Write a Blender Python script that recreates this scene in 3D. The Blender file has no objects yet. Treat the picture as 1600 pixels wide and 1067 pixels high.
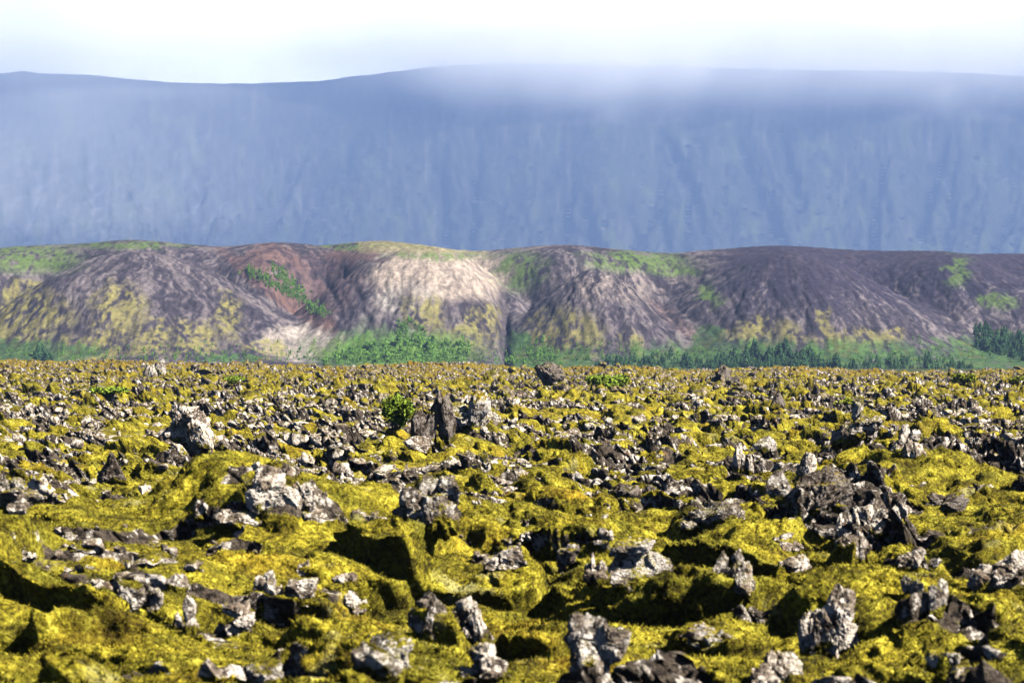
import bpy, math, random
import numpy as np
from mathutils import Vector
R = math.radians
C = bpy.context.scene
COL = C.collection
rng = np.random.default_rng(7)
random.seed(7)

# ---------------------------------------------------------------- camera
FPX = 800 / math.tan(R(12.5))          # focal length in photo pixels (photo is 1600 wide)
CX, HY, CAMZ = 800.0, 550.0, 3.0       # horizon row of the photo, eye height over the lava
cam = bpy.data.cameras.new('camera')
cam.sensor_width = 36
cam.lens = 18 / math.tan(R(12.5))
cam.clip_start, cam.clip_end = 0.5, 40000
cam.dof.use_dof = True
cam.dof.focus_distance = 170
cam.dof.aperture_fstop = 3.6
camo = bpy.data.objects.new('camera', cam)
COL.objects.link(camo)
camo.location = (0, 0, CAMZ)
camo.rotation_euler = (R(90) + math.atan((HY - 533.5) / FPX), 0, 0)
C.camera = camo

# ---------------------------------------------------------------- light
SUN_EL = 46.0
SUN = Vector((0.91, -0.40, 0)).normalized() * math.cos(R(SUN_EL)) + Vector((0, 0, math.sin(R(SUN_EL))))
sl = bpy.data.lights.new('sun', 'SUN')
sl.energy = 5.0
sl.angle = R(0.5)
sl.color = (1.0, 0.945, 0.85)
so = bpy.data.objects.new('sun', sl)
COL.objects.link(so)
so.rotation_euler = SUN.to_track_quat('Z', 'Y').to_euler()

w = bpy.data.worlds.new('World')
C.world = w
w.use_nodes = True
nt = w.node_tree
nt.nodes.clear()
def nd(nt, typ, **kw):
    n = nt.nodes.new(typ)
    for k, v in kw.items():
        if k in ('ins',):
            for kk, vv in v.items():
                n.inputs[kk].default_value = vv
        else:
            setattr(n, k, v)
    return n
wo = nd(nt, 'ShaderNodeOutputWorld')
sky = nd(nt, 'ShaderNodeTexSky', sky_type='NISHITA', sun_disc=False, sun_elevation=R(SUN_EL),
         sun_rotation=math.atan2(SUN.x, SUN.y), altitude=1500, air_density=0.3, dust_density=0.2)
bg1 = nd(nt, 'ShaderNodeBackground', ins={'Strength': 0.05})
nt.links.new(sky.outputs[0], bg1.inputs[0])
# cloud bank low in the sky beyond the mountain
tc = nd(nt, 'ShaderNodeTexCoord')
sep = nd(nt, 'ShaderNodeSeparateXYZ')
nt.links.new(tc.outputs['Generated'], sep.inputs[0])
mrz = nd(nt, 'ShaderNodeMapRange', interpolation_type='SMOOTHSTEP', ins={1: 0.21, 2: 0.165, 3: 0.0, 4: 1.0})
nt.links.new(sep.outputs['Z'], mrz.inputs[0])
mry = nd(nt, 'ShaderNodeMapRange', interpolation_type='SMOOTHSTEP', ins={1: 0.7, 2: 0.9, 3: 0.0, 4: 1.0})
nt.links.new(sep.outputs['Y'], mry.inputs[0])
mul = nd(nt, 'ShaderNodeMath', operation='MULTIPLY')
nt.links.new(mrz.outputs[0], mul.inputs[0])
nt.links.new(mry.outputs[0], mul.inputs[1])
cn = nd(nt, 'ShaderNodeTexNoise', ins={'Scale': 9.0, 'Detail': 4.0})
nt.links.new(tc.outputs['Generated'], cn.inputs[0])
cr = nd(nt, 'ShaderNodeValToRGB')
cr.color_ramp.elements[0].position = 0.3
cr.color_ramp.elements[0].color = (0.88, 0.905, 1.0, 1)
cr.color_ramp.elements[1].position = 0.65
cr.color_ramp.elements[1].color = (1.0, 1.0, 1.0, 1)
nt.links.new(cn.outputs[0], cr.inputs[0])
bg2 = nd(nt, 'ShaderNodeBackground', ins={'Strength': 1.3})
nt.links.new(cr.outputs[0], bg2.inputs[0])
mx = nd(nt, 'ShaderNodeMixShader')
nt.links.new(mul.outputs[0], mx.inputs[0])
nt.links.new(bg1.outputs[0], mx.inputs[1])
nt.links.new(bg2.outputs[0], mx.inputs[2])
nt.links.new(mx.outputs[0], wo.inputs[0])

C.view_settings.view_transform = 'Standard'
C.view_settings.look = 'None'
C.view_settings.exposure = 1.85
C.view_settings.gamma = 1.0
C.cycles.use_denoising = True
C.cycles.max_bounces = 12
C.cycles.diffuse_bounces = 0
C.cycles.volume_bounces = 8
C.cycles.caustics_reflective = False
C.cycles.caustics_refractive = False

# ---------------------------------------------------------------- helpers
_perm = np.random.default_rng(11).permutation(256).astype(np.int64)
_perm = np.concatenate([_perm, _perm, _perm])
_ga = np.random.default_rng(5).uniform(0, 2 * np.pi, 256)
_g2 = np.stack([np.cos(_ga), np.sin(_ga)], 1)
_g3 = np.random.default_rng(6).normal(size=(256, 3))
_g3 /= np.linalg.norm(_g3, axis=1)[:, None]
_rv = np.random.default_rng(8).random((256, 4))

def h2(ix, iy, s=0):
    return _perm[(_perm[(ix + s * 37) & 255] + iy) & 255]

def h3(ix, iy, iz, s=0):
    return _perm[(_perm[(_perm[(ix + s * 37) & 255] + iy) & 255] + iz) & 255]

def pn(x, y, s=0):
    """2D gradient noise, about -1..1"""
    x = np.asarray(x, float); y = np.asarray(y, float)
    xf = np.floor(x); yf = np.floor(y)
    ix = xf.astype(np.int64); iy = yf.astype(np.int64)
    fx = x - xf; fy = y - yf
    u = fx * fx * fx * (fx * (fx * 6 - 15) + 10); v = fy * fy * fy * (fy * (fy * 6 - 15) + 10)
    def g(a, b):
        k = h2(ix + a, iy + b, s)
        return _g2[k, 0] * (fx - a) + _g2[k, 1] * (fy - b)
    return 1.5 * ((g(0, 0) * (1 - u) + g(1, 0) * u) * (1 - v) + (g(0, 1) * (1 - u) + g(1, 1) * u) * v)

def fbm(x, y, s=0, o=4, gain=0.5):
    r = 0; a = 1.0; f = 1.0; t = 0
    for i in range(o):
        r = r + a * pn(x * f, y * f, s + i); t += a; a *= gain; f *= 2.03
    return r / t

def wor(x, y, s=0):
    """2D cells: nearest distance, second, random of the nearest, vector to it"""
    ix = np.floor(x).astype(np.int64); iy = np.floor(y).astype(np.int64)
    f1 = np.full(np.shape(x), 9.0); f2 = f1.copy(); cid = np.zeros(np.shape(x)); vx = cid.copy(); vy = cid.copy()
    for a in (-1, 0, 1):
        for b in (-1, 0, 1):
            k = h2(ix + a, iy + b, s)
            dx = ix + a + _rv[k, 0] - x; dy = iy + b + _rv[k, 1] - y
            d = np.sqrt(dx * dx + dy * dy)
            n = d < f1
            f2 = np.where(n, f1, np.minimum(f2, d)); f1 = np.where(n, d, f1)
            cid = np.where(n, _rv[k, 2], cid); vx = np.where(n, dx, vx); vy = np.where(n, dy, vy)
    return f1, f2, cid, vx, vy

def pn3(p, s=0):
    pf = np.floor(p); i = pf.astype(np.int64); f = p - pf
    u = f * f * f * (f * (f * 6 - 15) + 10)
    r = 0
    for a in (0, 1):
        for b in (0, 1):
            for c in (0, 1):
                k = h3(i[:, 0] + a, i[:, 1] + b, i[:, 2] + c, s)
                d = _g3[k, 0] * (f[:, 0] - a) + _g3[k, 1] * (f[:, 1] - b) + _g3[k, 2] * (f[:, 2] - c)
                wt = (u[:, 0] if a else 1 - u[:, 0]) * (u[:, 1] if b else 1 - u[:, 1]) * (u[:, 2] if c else 1 - u[:, 2])
                r = r + d * wt
    return 1.4 * r

def wor3(p, s=0):
    i = np.floor(p).astype(np.int64)
    n = len(p); f1 = np.full(n, 9.0); f2 = f1.copy(); cid = np.zeros(n)
    for a in (-1, 0, 1):
        for b in (-1, 0, 1):
            for c in (-1, 0, 1):
                k = h3(i[:, 0] + a, i[:, 1] + b, i[:, 2] + c, s)
                d = np.sqrt((i[:, 0] + a + _rv[k, 0] - p[:, 0])**2 + (i[:, 1] + b + _rv[k, 1] - p[:, 1])**2 + (i[:, 2] + c + _rv[k, 2] - p[:, 2])**2)
                m = d < f1
                f2 = np.where(m, f1, np.minimum(f2, d)); f1 = np.where(m, d, f1); cid = np.where(m, _rv[k, 3], cid)
    return f1, f2, cid

def ss(a, b, x):
    t = np.clip((x - a) / (b - a), 0, 1)
    return t * t * (3 - 2 * t)

def make_mesh(name, v, f, mat, smooth=False):
    """v Nx3, f MxK (all faces of one size)"""
    me = bpy.data.meshes.new(name)
    v = np.ascontiguousarray(v, np.float32); f = np.ascontiguousarray(f, np.int32)
    k = f.shape[1]
    me.vertices.add(len(v)); me.vertices.foreach_set('co', v.ravel())
    me.loops.add(f.size); me.loops.foreach_set('vertex_index', f.ravel())
    me.polygons.add(len(f))
    me.polygons.foreach_set('loop_start', np.arange(0, f.size, k, dtype=np.int32))
    if smooth:
        me.polygons.foreach_set('use_smooth', np.ones(len(f), bool))
    me.update(calc_edges=True)
    me.validate()
    if mat:
        me.materials.append(mat)
    return me

def link(name, me, parent=None):
    o = bpy.data.objects.new(name, me)
    COL.objects.link(o)
    if parent:
        o.parent = parent
    return o

def tag(o, label=None, cat=None, group=None, kind=None):
    for k, v in (('label', label), ('category', cat), ('group', group), ('kind', kind)):
        if v:
            o[k] = v
    return o

def grid_faces(nr, nc):
    a = (np.arange(nr - 1)[:, None] * nc + np.arange(nc - 1)[None, :]).ravel()
    return np.stack([a, a + 1, a + nc + 1, a + nc], 1)

def fattr(me, name, vals):
    a = me.attributes.new(name, 'FLOAT', 'POINT')
    a.data.foreach_set('value', np.ascontiguousarray(vals, np.float32).ravel())

def cattr(me, name, rgb):
    a = me.attributes.new(name, 'FLOAT_COLOR', 'POINT')
    c = np.ones((len(rgb), 4), np.float32); c[:, :3] = rgb
    a.data.foreach_set('color', c.ravel())

_ico = {}
def ico(sub):
    if sub not in _ico:
        t = (1 + 5**.5) / 2
        v = [(-1, t, 0), (1, t, 0), (-1, -t, 0), (1, -t, 0), (0, -1, t), (0, 1, t), (0, -1, -t), (0, 1, -t), (t, 0, -1), (t, 0, 1), (-t, 0, -1), (-t, 0, 1)]
        f = [(0, 11, 5), (0, 5, 1), (0, 1, 7), (0, 7, 10), (0, 10, 11), (1, 5, 9), (5, 11, 4), (11, 10, 2), (10, 7, 6), (7, 1, 8), (3, 9, 4), (3, 4, 2), (3, 2, 6), (3, 6, 8), (3, 8, 9), (4, 9, 5), (2, 4, 11), (6, 2, 10), (8, 6, 7), (9, 8, 1)]
        v = [np.array(q) / np.linalg.norm(q) for q in v]
        for _ in range(sub):
            mid = {}; nf = []
            def m(a, b):
                k = (min(a, b), max(a, b))
                if k not in mid:
                    q = v[a] + v[b]; v.append(q / np.linalg.norm(q)); mid[k] = len(v) - 1
                return mid[k]
            for a, b, c in f:
                ab, bc, ca = m(a, b), m(b, c), m(c, a)
                nf += [(a, ab, ca), (b, bc, ab), (c, ca, bc), (ab, bc, ca)]
            f = nf
        _ico[sub] = (np.array(v), np.array(f))
    return _ico[sub]

# ---------------------------------------------------------------- materials
def material(name):
    m = bpy.data.materials.new(name)
    m.use_nodes = True
    m.node_tree.nodes.clear()
    t = m.node_tree
    out = nd(t, 'ShaderNodeOutputMaterial')
    p = nd(t, 'ShaderNodeBsdfPrincipled', ins={'Roughness': 0.95, 'Specular IOR Level': 0.12})
    t.links.new(p.outputs[0], out.inputs[0])
    return m, t, p

def ramp(t, src, stops, interp='LINEAR'):
    r = nd(t, 'ShaderNodeValToRGB')
    e = r.color_ramp.elements
    r.color_ramp.interpolation = interp
    while len(e) < len(stops):
        e.new(0.5)
    for i, (pos, c) in enumerate(stops):
        e[i].position = pos
        e[i].color = (c, c, c, 1) if isinstance(c, (int, float)) else (*c, 1)
    t.links.new(src, r.inputs[0])
    return r.outputs[0]

def noise(t, vec, scale, detail=4, rough=0.55, dist=0.0):
    n = nd(t, 'ShaderNodeTexNoise', ins={'Scale': scale, 'Detail': detail, 'Roughness': rough, 'Distortion': dist})
    t.links.new(vec, n.inputs['Vector'])
    return n.outputs[0]

def math_(t, op, a, b=None, clamp=False):
    n = nd(t, 'ShaderNodeMath', operation=op, use_clamp=clamp)
    for i, q in enumerate((a, b)):
        if q is None:
            continue
        if isinstance(q, (int, float)):
            n.inputs[i].default_value = q
        else:
            t.links.new(q, n.inputs[i])
    return n.outputs[0]

def mixc(t, fac, a, b, blend='MIX'):
    n = nd(t, 'ShaderNodeMix', data_type='RGBA', blend_type=blend)
    for i, q in ((0, fac), (6, a), (7, b)):
        if isinstance(q, (int, float)):
            n.inputs[i].default_value = q
        elif isinstance(q, tuple):
            n.inputs[i].default_value = (*q, 1)
        else:
            t.links.new(q, n.inputs[i])
    return n.outputs[2]

def bump(t, h, strength, dist, prev=None):
    b = nd(t, 'ShaderNodeBump', ins={'Strength': strength, 'Distance': dist})
    t.links.new(h, b.inputs['Height'])
    if prev is not None:
        t.links.new(prev, b.inputs['Normal'])
    return b.outputs[0]

MOSS_STOPS = [(0.36, (0.012, 0.0105, 0.002)), (0.45, (0.072, 0.056, 0.005)), (0.54, (0.185, 0.153, 0.011)), (0.66, (0.45, 0.385, 0.05))]

def rock_color(t, vec, bare=0.0):
    """grey lava crust with pale crustose lichen and dark pores"""
    n1 = noise(t, vec, 1.7, 5, 0.62)
    n2 = noise(t, vec, 9.5, 6, 0.72)
    n3 = noise(t, vec, 19.0, 3, 0.6)
    n4 = noise(t, vec, 4.2, 6, 0.65)
    base = ramp(t, n2, [(0.30, (0.012, 0.010, 0.009)), (0.42, (0.06, 0.048, 0.042)), (0.54, (0.22, 0.175, 0.135)), (0.7, (0.35, 0.295, 0.235))])
    lich = ramp(t, n3, [(0.32, (0.34, 0.285, 0.235)), (0.54, (0.75, 0.68, 0.605))])
    lf = ramp(t, math_(t, 'ADD', math_(t, 'MULTIPLY', n1, 0.4), math_(t, 'MULTIPLY', n4, 0.6)), [(0.472 + bare, 0.0), (0.525 + bare, 1.0)])
    vo = nd(t, 'ShaderNodeTexVoronoi', ins={'Scale': 8.0, 'Randomness': 1.0})
    wv = nd(t, 'ShaderNodeVectorMath', operation='ADD')
    sc_ = nd(t, 'ShaderNodeVectorMath', operation='SCALE', ins={'Scale': 0.07})
    nv = nd(t, 'ShaderNodeTexNoise', ins={'Scale': 12.0, 'Detail': 3.0})
    t.links.new(vec, nv.inputs['Vector']); t.links.new(nv.outputs['Color'], sc_.inputs[0]); t.links.new(vec, wv.inputs[0]); t.links.new(sc_.outputs[0], wv.inputs[1]); t.links.new(wv.outputs[0], vo.inputs['Vector'])
    spots = ramp(t, math_(t, 'ADD', vo.outputs['Distance'], math_(t, 'MULTIPLY', n1, 0.5)), [(0.47, 1.0), (0.53, 0.0)])
    lf = math_(t, 'MAXIMUM', lf, math_(t, 'MULTIPLY', spots, 0.0 if bare else 0.9))
    if bare:
        base = mixc(t, 1.0, base, (0.42, 0.41, 0.40), 'MULTIPLY')  # ground rock darkened, putting the shade of the crevices into its colour
    col = mixc(t, lf, base, lich)
    pore = ramp(t, n2, [(0.365, 1.0), (0.42, 0.0)])
    col = mixc(t, math_(t, 'MULTIPLY', pore, 0.85), col, (0.012, 0.010, 0.009))
    rust = ramp(t, noise(t, vec, 2.6, 3, 0.5), [(0.66, 0.0), (0.74, 0.55)])
    col = mixc(t, rust, col, (0.30, 0.16, 0.06))
    return col, n2, n3, n1

def moss_color(t, vec):
    a = noise(t, vec, 17.0, 4, 0.65)
    b = noise(t, vec, 2.3, 4, 0.55)
    c = noise(t, vec, 0.35, 3, 0.5)
    v = math_(t, 'ADD', math_(t, 'MULTIPLY', a, 0.6), math_(t, 'MULTIPLY', b, 0.4))
    col = ramp(t, v, MOSS_STOPS)
    rust = ramp(t, c, [(0.58, 0.0), (0.72, 0.4)])
    col = mixc(t, rust, col, ramp(t, v, [(0.3, (0.05, 0.022, 0.003)), (0.55, (0.24, 0.125, 0.008)), (0.8, (0.36, 0.21, 0.02))]))
    hoary = ramp(t, noise(t, vec, 1.1, 4, 0.6), [(0.62, 0.0), (0.72, 0.55)])
    col = mixc(t, hoary, col, (0.36, 0.32, 0.14))
    patch = ramp(t, noise(t, vec, 0.9, 5, 0.6), [(0.36, (0.58, 0.63, 0.62)), (0.50, (1.12, 1.16, 1.12)), (0.64, (1.48, 1.47, 1.36))])
    col = mixc(t, 1.0, col, patch, 'MULTIPLY')
    return col, a, b

def mat_ground():
    m, t, p = material('mossy_lava')
    g = nd(t, 'ShaderNodeNewGeometry')
    vec = g.outputs['Position']
    rc, r2, r3, r1 = rock_color(t, vec, 0.05)
    mc, ma, mb = moss_color(t, vec)
    at = nd(t, 'ShaderNodeAttribute', attribute_name='tone')
    mc = mixc(t, at.outputs['Fac'], mc, ramp(t, ma, [(0.36, (0.02, 0.012, 0.002)), (0.54, (0.16, 0.10, 0.008)), (0.7, (0.33, 0.22, 0.018))]))
    ar = nd(t, 'ShaderNodeAttribute', attribute_name='rock')
    f = ramp(t, math_(t, 'ADD', ar.outputs['Fac'], math_(t, 'MULTIPLY', math_(t, 'SUBTRACT', noise(t, vec, 5.0, 5, 0.65), 0.5), 0.9)), [(0.45, 0.0), (0.55, 1.0)])
    t.links.new(mixc(t, f, mc, rc), p.inputs['Base Color'])
    hm = math_(t, 'ADD', math_(t, 'MULTIPLY', ma, 0.6), math_(t, 'MULTIPLY', mb, 0.4))
    b1 = bump(t, hm, 1.0, 0.10)
    hr = math_(t, 'ADD', r2, math_(t, 'MULTIPLY', r3, 0.4))
    b2 = bump(t, hr, 1.0, 0.12)
    n = nd(t, 'ShaderNodeMix', data_type='VECTOR')
    t.links.new(f, n.inputs[0]); t.links.new(b1, n.inputs[4]); t.links.new(b2, n.inputs[5])
    t.links.new(n.outputs[1], p.inputs['Normal'])
    return m

def mat_rock(name, mossy=0.5, tint=None, skirt=True):
    m, t, p = material(name)
    tcn = nd(t, 'ShaderNodeTexCoord')
    oi = nd(t, 'ShaderNodeObjectInfo')
    g = nd(t, 'ShaderNodeNewGeometry')
    off = nd(t, 'ShaderNodeVectorMath', operation='SCALE', ins={0: (37.0, 53.0, 71.0)})
    t.links.new(oi.outputs['Random'], off.inputs['Scale'])
    add = nd(t, 'ShaderNodeVectorMath', operation='ADD')
    t.links.new(g.outputs['Position'], add.inputs[0]); t.links.new(off.outputs[0], add.inputs[1])
    vec = add.outputs[0]
    rc, r2, r3, r1 = rock_color(t, vec)
    if tint:
        rc = mixc(t, 1.0, rc, tint, 'MULTIPLY')
    mc, ma, mb = moss_color(t, vec)
    sz = nd(t, 'ShaderNodeSeparateXYZ')
    t.links.new(g.outputs['Normal'], sz.inputs[0])
    k = math_(t, 'ADD', sz.outputs['Z'], math_(t, 'MULTIPLY', math_(t, 'SUBTRACT', r1, 0.5), 2.2))
    f = ramp(t, k, [(1.0 - mossy * 0.7 - 0.06, 0.0), (min(0.999, 1.0 - mossy * 0.7 + 0.06), 1.0)])
    if skirt:      # moss creeping up from the foot of the rock
        sg = nd(t, 'ShaderNodeSeparateXYZ')
        t.links.new(tcn.outputs['Generated'], sg.inputs[0])
        kk = math_(t, 'ADD', sg.outputs['Z'], math_(t, 'MULTIPLY', math_(t, 'SUBTRACT', noise(t, vec, 2.2, 4, 0.6), 0.5), 1.3))
        f = math_(t, 'MAXIMUM', f, ramp(t, kk, [(0.30, 1.0), (0.38, 0.0)]))
    t.links.new(mixc(t, f, rc, mc), p.inputs['Base Color'])
    hr = math_(t, 'ADD', r2, math_(t, 'MULTIPLY', r3, 0.4))
    t.links.new(bump(t, hr, 1.0, 0.12), p.inputs['Normal'])
    return m

def mat_vcol(name, nscale=0.4, amt=0.5, bumpd=0.4):
    m, t, p = material(name)
    g = nd(t, 'ShaderNodeNewGeometry')
    at = nd(t, 'ShaderNodeAttribute', attribute_name='Col')
    n = noise(t, g.outputs['Position'], nscale, 6, 0.7)
    n_f = noise(t, g.outputs['Position'], nscale * 3.5, 4, 0.7)
    n = math_(t, 'ADD', math_(t, 'MULTIPLY', n, 0.6), math_(t, 'MULTIPLY', n_f, 0.4))
    k = ramp(t, n, [(0.32, 1 - amt), (0.68, 1 + 0.0)])
    t.links.new(mixc(t, 1.0, at.outputs['Color'], k, 'MULTIPLY'), p.inputs['Base Color'])
    t.links.new(bump(t, n, 1.0, bumpd), p.inputs['Normal'])
    return m

def mat_leaf(name, stops, scale):
    m, t, p = material(name)
    g = nd(t, 'ShaderNodeNewGeometry')
    oi = nd(t, 'ShaderNodeObjectInfo')
    n = noise(t, g.outputs['Position'], scale, 3, 0.6)
    v = math_(t, 'ADD', math_(t, 'MULTIPLY', n, 0.8), math_(t, 'MULTIPLY', oi.outputs['Random'], 0.2))
    t.links.new(ramp(t, v, stops), p.inputs['Base Color'])
    return m

M_GROUND = mat_ground()
M_ROCK = mat_rock('lichen_lava', 0.62)
M_ROCK_BARE = mat_rock('pale_lichen_lava', 0.08, (1.15, 1.12, 1.08))
M_ROCK_DARK = mat_rock('dark_lava', 0.2, (0.33, 0.31, 0.30))
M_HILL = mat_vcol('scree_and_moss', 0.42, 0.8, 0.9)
M_MTN = mat_vcol('mountain_slope', 0.02, 0.45, 8.0)
M_PLAIN = mat_vcol('grassland', 0.2, 0.5, 0.3)

# ---------------------------------------------------------------- lava field
def px_x(px, d):
    return (px - CX) / FPX * d

# mossy mounds: centre column, lateral half width px, distance of centre, half depth m, height m, steepness
MOUNDS = [   # last: how far the front leans over
    (480, 250, 34.6, 3.4, 0.86, 0.7, 0.45),
    (240, 430, 31.2, 5.0, 0.80, 0.12, 1.5),
    (-100, 200, 29.0, 4.0, 0.60, 0.3, 0.8),
    (60, 190, 25.0, 1.4, 0.38, 0.3, 1.0),
    (330, 260, 23.6, 1.5, 0.36, 0.3, 1.0),
    (620, 130, 24.2, 1.6, 0.36, 0.25, 1.0),
    (720, 120, 31.0, 2.0, 0.55, 0.14, 1.5),
    (1030, 190, 29.3, 1.6, 0.42, 0.18, 1.3),
    (900, 120, 33.0, 1.8, 0.50, 0.2, 1.2),
    (1450, 230, 26.0, 3.0, 0.70, 0.6, 0.5),
    (1210, 150, 31.6, 1.5, 0.60, 0.12, 1.6),
    (1420, 80, 31.5, 1.2, 0.42, 0.25, 1.2),
    (1180, 160, 38.5, 2.6, 0.55, 0.5, 0.8),
    (830, 170, 38.0, 3.0, 0.50, 0.5, 0.6),
    (1540, 140, 35.5, 2.4, 0.45, 0.5, 0.8),
    (1450, 160, 55, 6.0, 0.60, 0.7, 0.5),
    (60, 120, 47, 3.0, 0.4, 0.6, 0.5),
    (880, 50, 23.8, 0.9, 0.40, 0.2, 1.2),
    (1150, 90, 24.6, 1.0, 0.32, 0.25, 1.2),
]

def surf(x, y):
    """lava surface in world metres -> X, Y, Z, rock, tone"""
    x = np.asarray(x, float); y = np.asarray(y, float)
    d = np.hypot(x, y)
    px = CX + FPX * x / np.maximum(y, 1.0)
    far = ss(60, 260, d)
    wx = x + 0.55 * pn(x / 2.7, y / 2.7, 40) + 0.2 * pn(x / .9, y / .9, 41)
    wy = y + 0.55 * pn(x / 2.7, y / 2.7, 42) + 0.2 * pn(x / .9, y / .9, 43)
    base = -0.0105 * x * ss(40, 450, d) + 0.40 * pn(x / 33, y / 33, 1) * ss(30, 80, d) + 0.16 * pn(x / 12, y / 12, 2)
    base = base - 0.38 - 0.20 * ss(60, 110, d) - 0.20 * ss(150, 480, d)
    base = base + ss(200, 420, d) * (0.85 * pn(x / 24, y / 60, 84) + 0.35 * pn(x / 7, y / 20, 85))
    m = 0; ml = 0
    pw = px + 60 * pn(x / 1.9, y / 1.9, 60) + 22 * pn(x / .7, y / .7, 61)
    dw = y + 0.6 * pn(x / 1.9, y / 1.9, 62) + 0.2 * pn(x / .6, y / .6, 63)
    for (c, hw, dc, hd, hh, st, le) in MOUNDS:
        r = np.sqrt(((pw - c) / hw)**2 + ((dw - dc) / hd)**2)
        mi = hh * ss(0, st, 1.15 - r) * (0.72 + 0.28 * np.clip(1 - r * r, 0, 1))
        m = m + mi; ml = ml + le * mi
    c1 = np.minimum(np.abs(pn(wx / 4.2, wy / 4.2, 3)) * 1.7, 1)
    c2 = np.minimum(np.abs(pn(wx / 1.55, wy / 1.55, 4)) * 1.7, 1)
    c3 = np.abs(pn(wx / .62, wy / .62, 5))
    c4 = np.abs(pn(x / .27, y / .27, 6))
    # moss cushions: pillows with rolled edges over broken blocks of uneven height
    a1, a2, aid, _, _ = wor(wx / 1.9 + 3, wy / 1.5, 64)
    b1, b2, bid, _, _ = wor(wx / .85, wy / .75 + 5, 65)
    reg = ss(-0.2, 0.25, pn(x / 6.0, y / 6.0, 9) + 0.3 * far)
    pil = ss(-0.05, 0.5, a2 - a1)**.6; pil2 = ss(-0.05, 0.55, b2 - b1)**.6
    step = reg * ((aid - 0.5) * 0.36 * pil + 0.24 * (pil - 1)) + (0.3 + 0.7 * reg) * ((bid - 0.5) * 0.12 * pil2 + 0.11 * (pil2 - 1))
    cush = 0.26 * c1 + 0.17 * c2 + 0.13 * c3 + 0.055 * c4 + 0.02 * pn(x / .1, y / .1, 66)
    k_far = 1 + 0.25 * ss(45, 80, d) + 0.55 * ss(90, 200, d)
    cush = cush * k_far - 0.30 * (k_far - 1); step = step * k_far
    # broken ledges
    n = pn(wx / 3.4, wy / 3.4, 7) + 0.45 * pn(wx / 1.2, wy / 1.2, 8)
    led = ss(-0.08, 0.07, n)
    edge = np.exp(-(n / 0.09)**2) * reg
    calm = 1 - 0.65 * np.clip(m / .6, 0, 1) * ss(38, 33, d) * ss(900, 700, px)
    step = step * calm; reg = reg * calm; cush = cush * (0.55 + 0.45 * calm)
    h = base + m + cush + step + 0.40 * led * reg
    # rock rubble patches
    bias = -0.40 + 0.32 * ss(34, 60, d) - 0.06 * ss(90, 220, d) + 0.38 * pn(x / 17, y / 30, 96) * ss(38, 70, d)
    bias = bias + 0.16 * ss(800, 1000, px) * (1 - ss(40, 70, d)) - 0.30 * np.clip(m, 0, 1) * (1 - ss(36, 40, d))
    bias = bias - 0.40 * ss(800, 620, px) * ss(40, 37, d)
    rn = 0.9 * pn(wx / 6.5, wy / 6.5, 12) + 0.8 * pn(wx / 2.1, wy / 2.1, 13) + bias
    rk = ss(0.0, 0.12, rn)
    f1, f2, cid, _, _ = wor(wx / .62, wy / .62, 14)
    g1, g2, gid, _, _ = wor(wx / 1.5 + 9, wy / 1.5, 15)
    k1, k2, kid, _, _ = wor(wx / .24, wy / .24, 67)
    crack = ss(-0.05, 0.28, f2 - f1); crack2 = ss(-0.03, 0.2, g2 - g1); crack3 = ss(-0.05, 0.3, k2 - k1)
    fine = pn(x / .16, y / .16, 16)
    blk = (0.17 * cid + 0.06) * crack + 0.30 * gid * crack2 + 0.05 * kid * crack3 - 0.20 + 0.05 * fine + 0.09 * pn(x / .35, y / .35, 17)
    blk = blk * (1 + 0.5 * ss(40, 120, d)) - 0.22 * (1 - crack2) - 0.12 * (1 - crack)
    h = h + rk * blk * (0.72 + 0.10 * ss(40, 80, d) - 0.25 * far)
    rock = np.maximum(rk * (0.40 + 0.35 * crack + 0.2 * crack3), 0.9 * edge)
    rock = np.maximum(rock, 0.75 * reg * ss(0.55, 0.1, pil) * ss(-.1, .3, pn(x / 2.5, y / 2.5, 68)))
    rock = np.clip(rock - 0.25 * ss(0.25, 0.8, cush) * (1 - rk), 0, 1)
    rel = cush + step + 0.40 * led * reg + rk * blk
    fr = 1 - 0.35 * ss(100, 220, d)
    jx = 0.13 * pn(x / .33 + h * 2.2, y / .33, 80) + 0.06 * pn(x / .15, h / .15 + y * 3, 81)
    jy = 0.13 * pn(x / .33 + h * 2.2, y / .33 + 9, 82) + 0.06 * pn(x / .15, h / .15 + y * 3, 83)
    X = x - 0.35 * rel * fr + jx * (0.35 + 0.65 * rock)
    Y = y - (0.92 * rel + ml) * fr + jy * (0.35 + 0.65 * rock)
    tone = np.clip(ss(160, 420, d) * 0.7 + 0.35 * pn(x / 14, y / 14, 18) * ss(40, 120, d), 0, 1)
    return X, Y, h, rock, tone

def build_lava():
    az = np.concatenate([np.linspace(-27, -14.2, 110)[:-1], np.linspace(-14.2, 14.2, 1180), np.linspace(14.2, 27, 110)[1:]])
    rows = []; d = 12.0
    while d < 530:
        rows.append(d)
        d *= 1 + (0.0023 if d < 60 else 0.0026 if d < 150 else 0.0022)
    rows = np.array(rows)
    A, D = np.meshgrid(np.radians(az), rows)
    x = (D * np.tan(A)).ravel(); y = D.ravel()
    X, Y, Z, rock, tone = surf(x, y)
    Z = Z - 4.0 * ss(495, 530, y)
    me = make_mesh('ground', np.stack([X, Y, Z], 1), grid_faces(len(rows), len(az)), M_GROUND, True)
    fattr(me, 'rock', rock); fattr(me, 'tone', tone)
    return tag(link('ground', me), kind='structure')

GROUND = build_lava()

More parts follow.
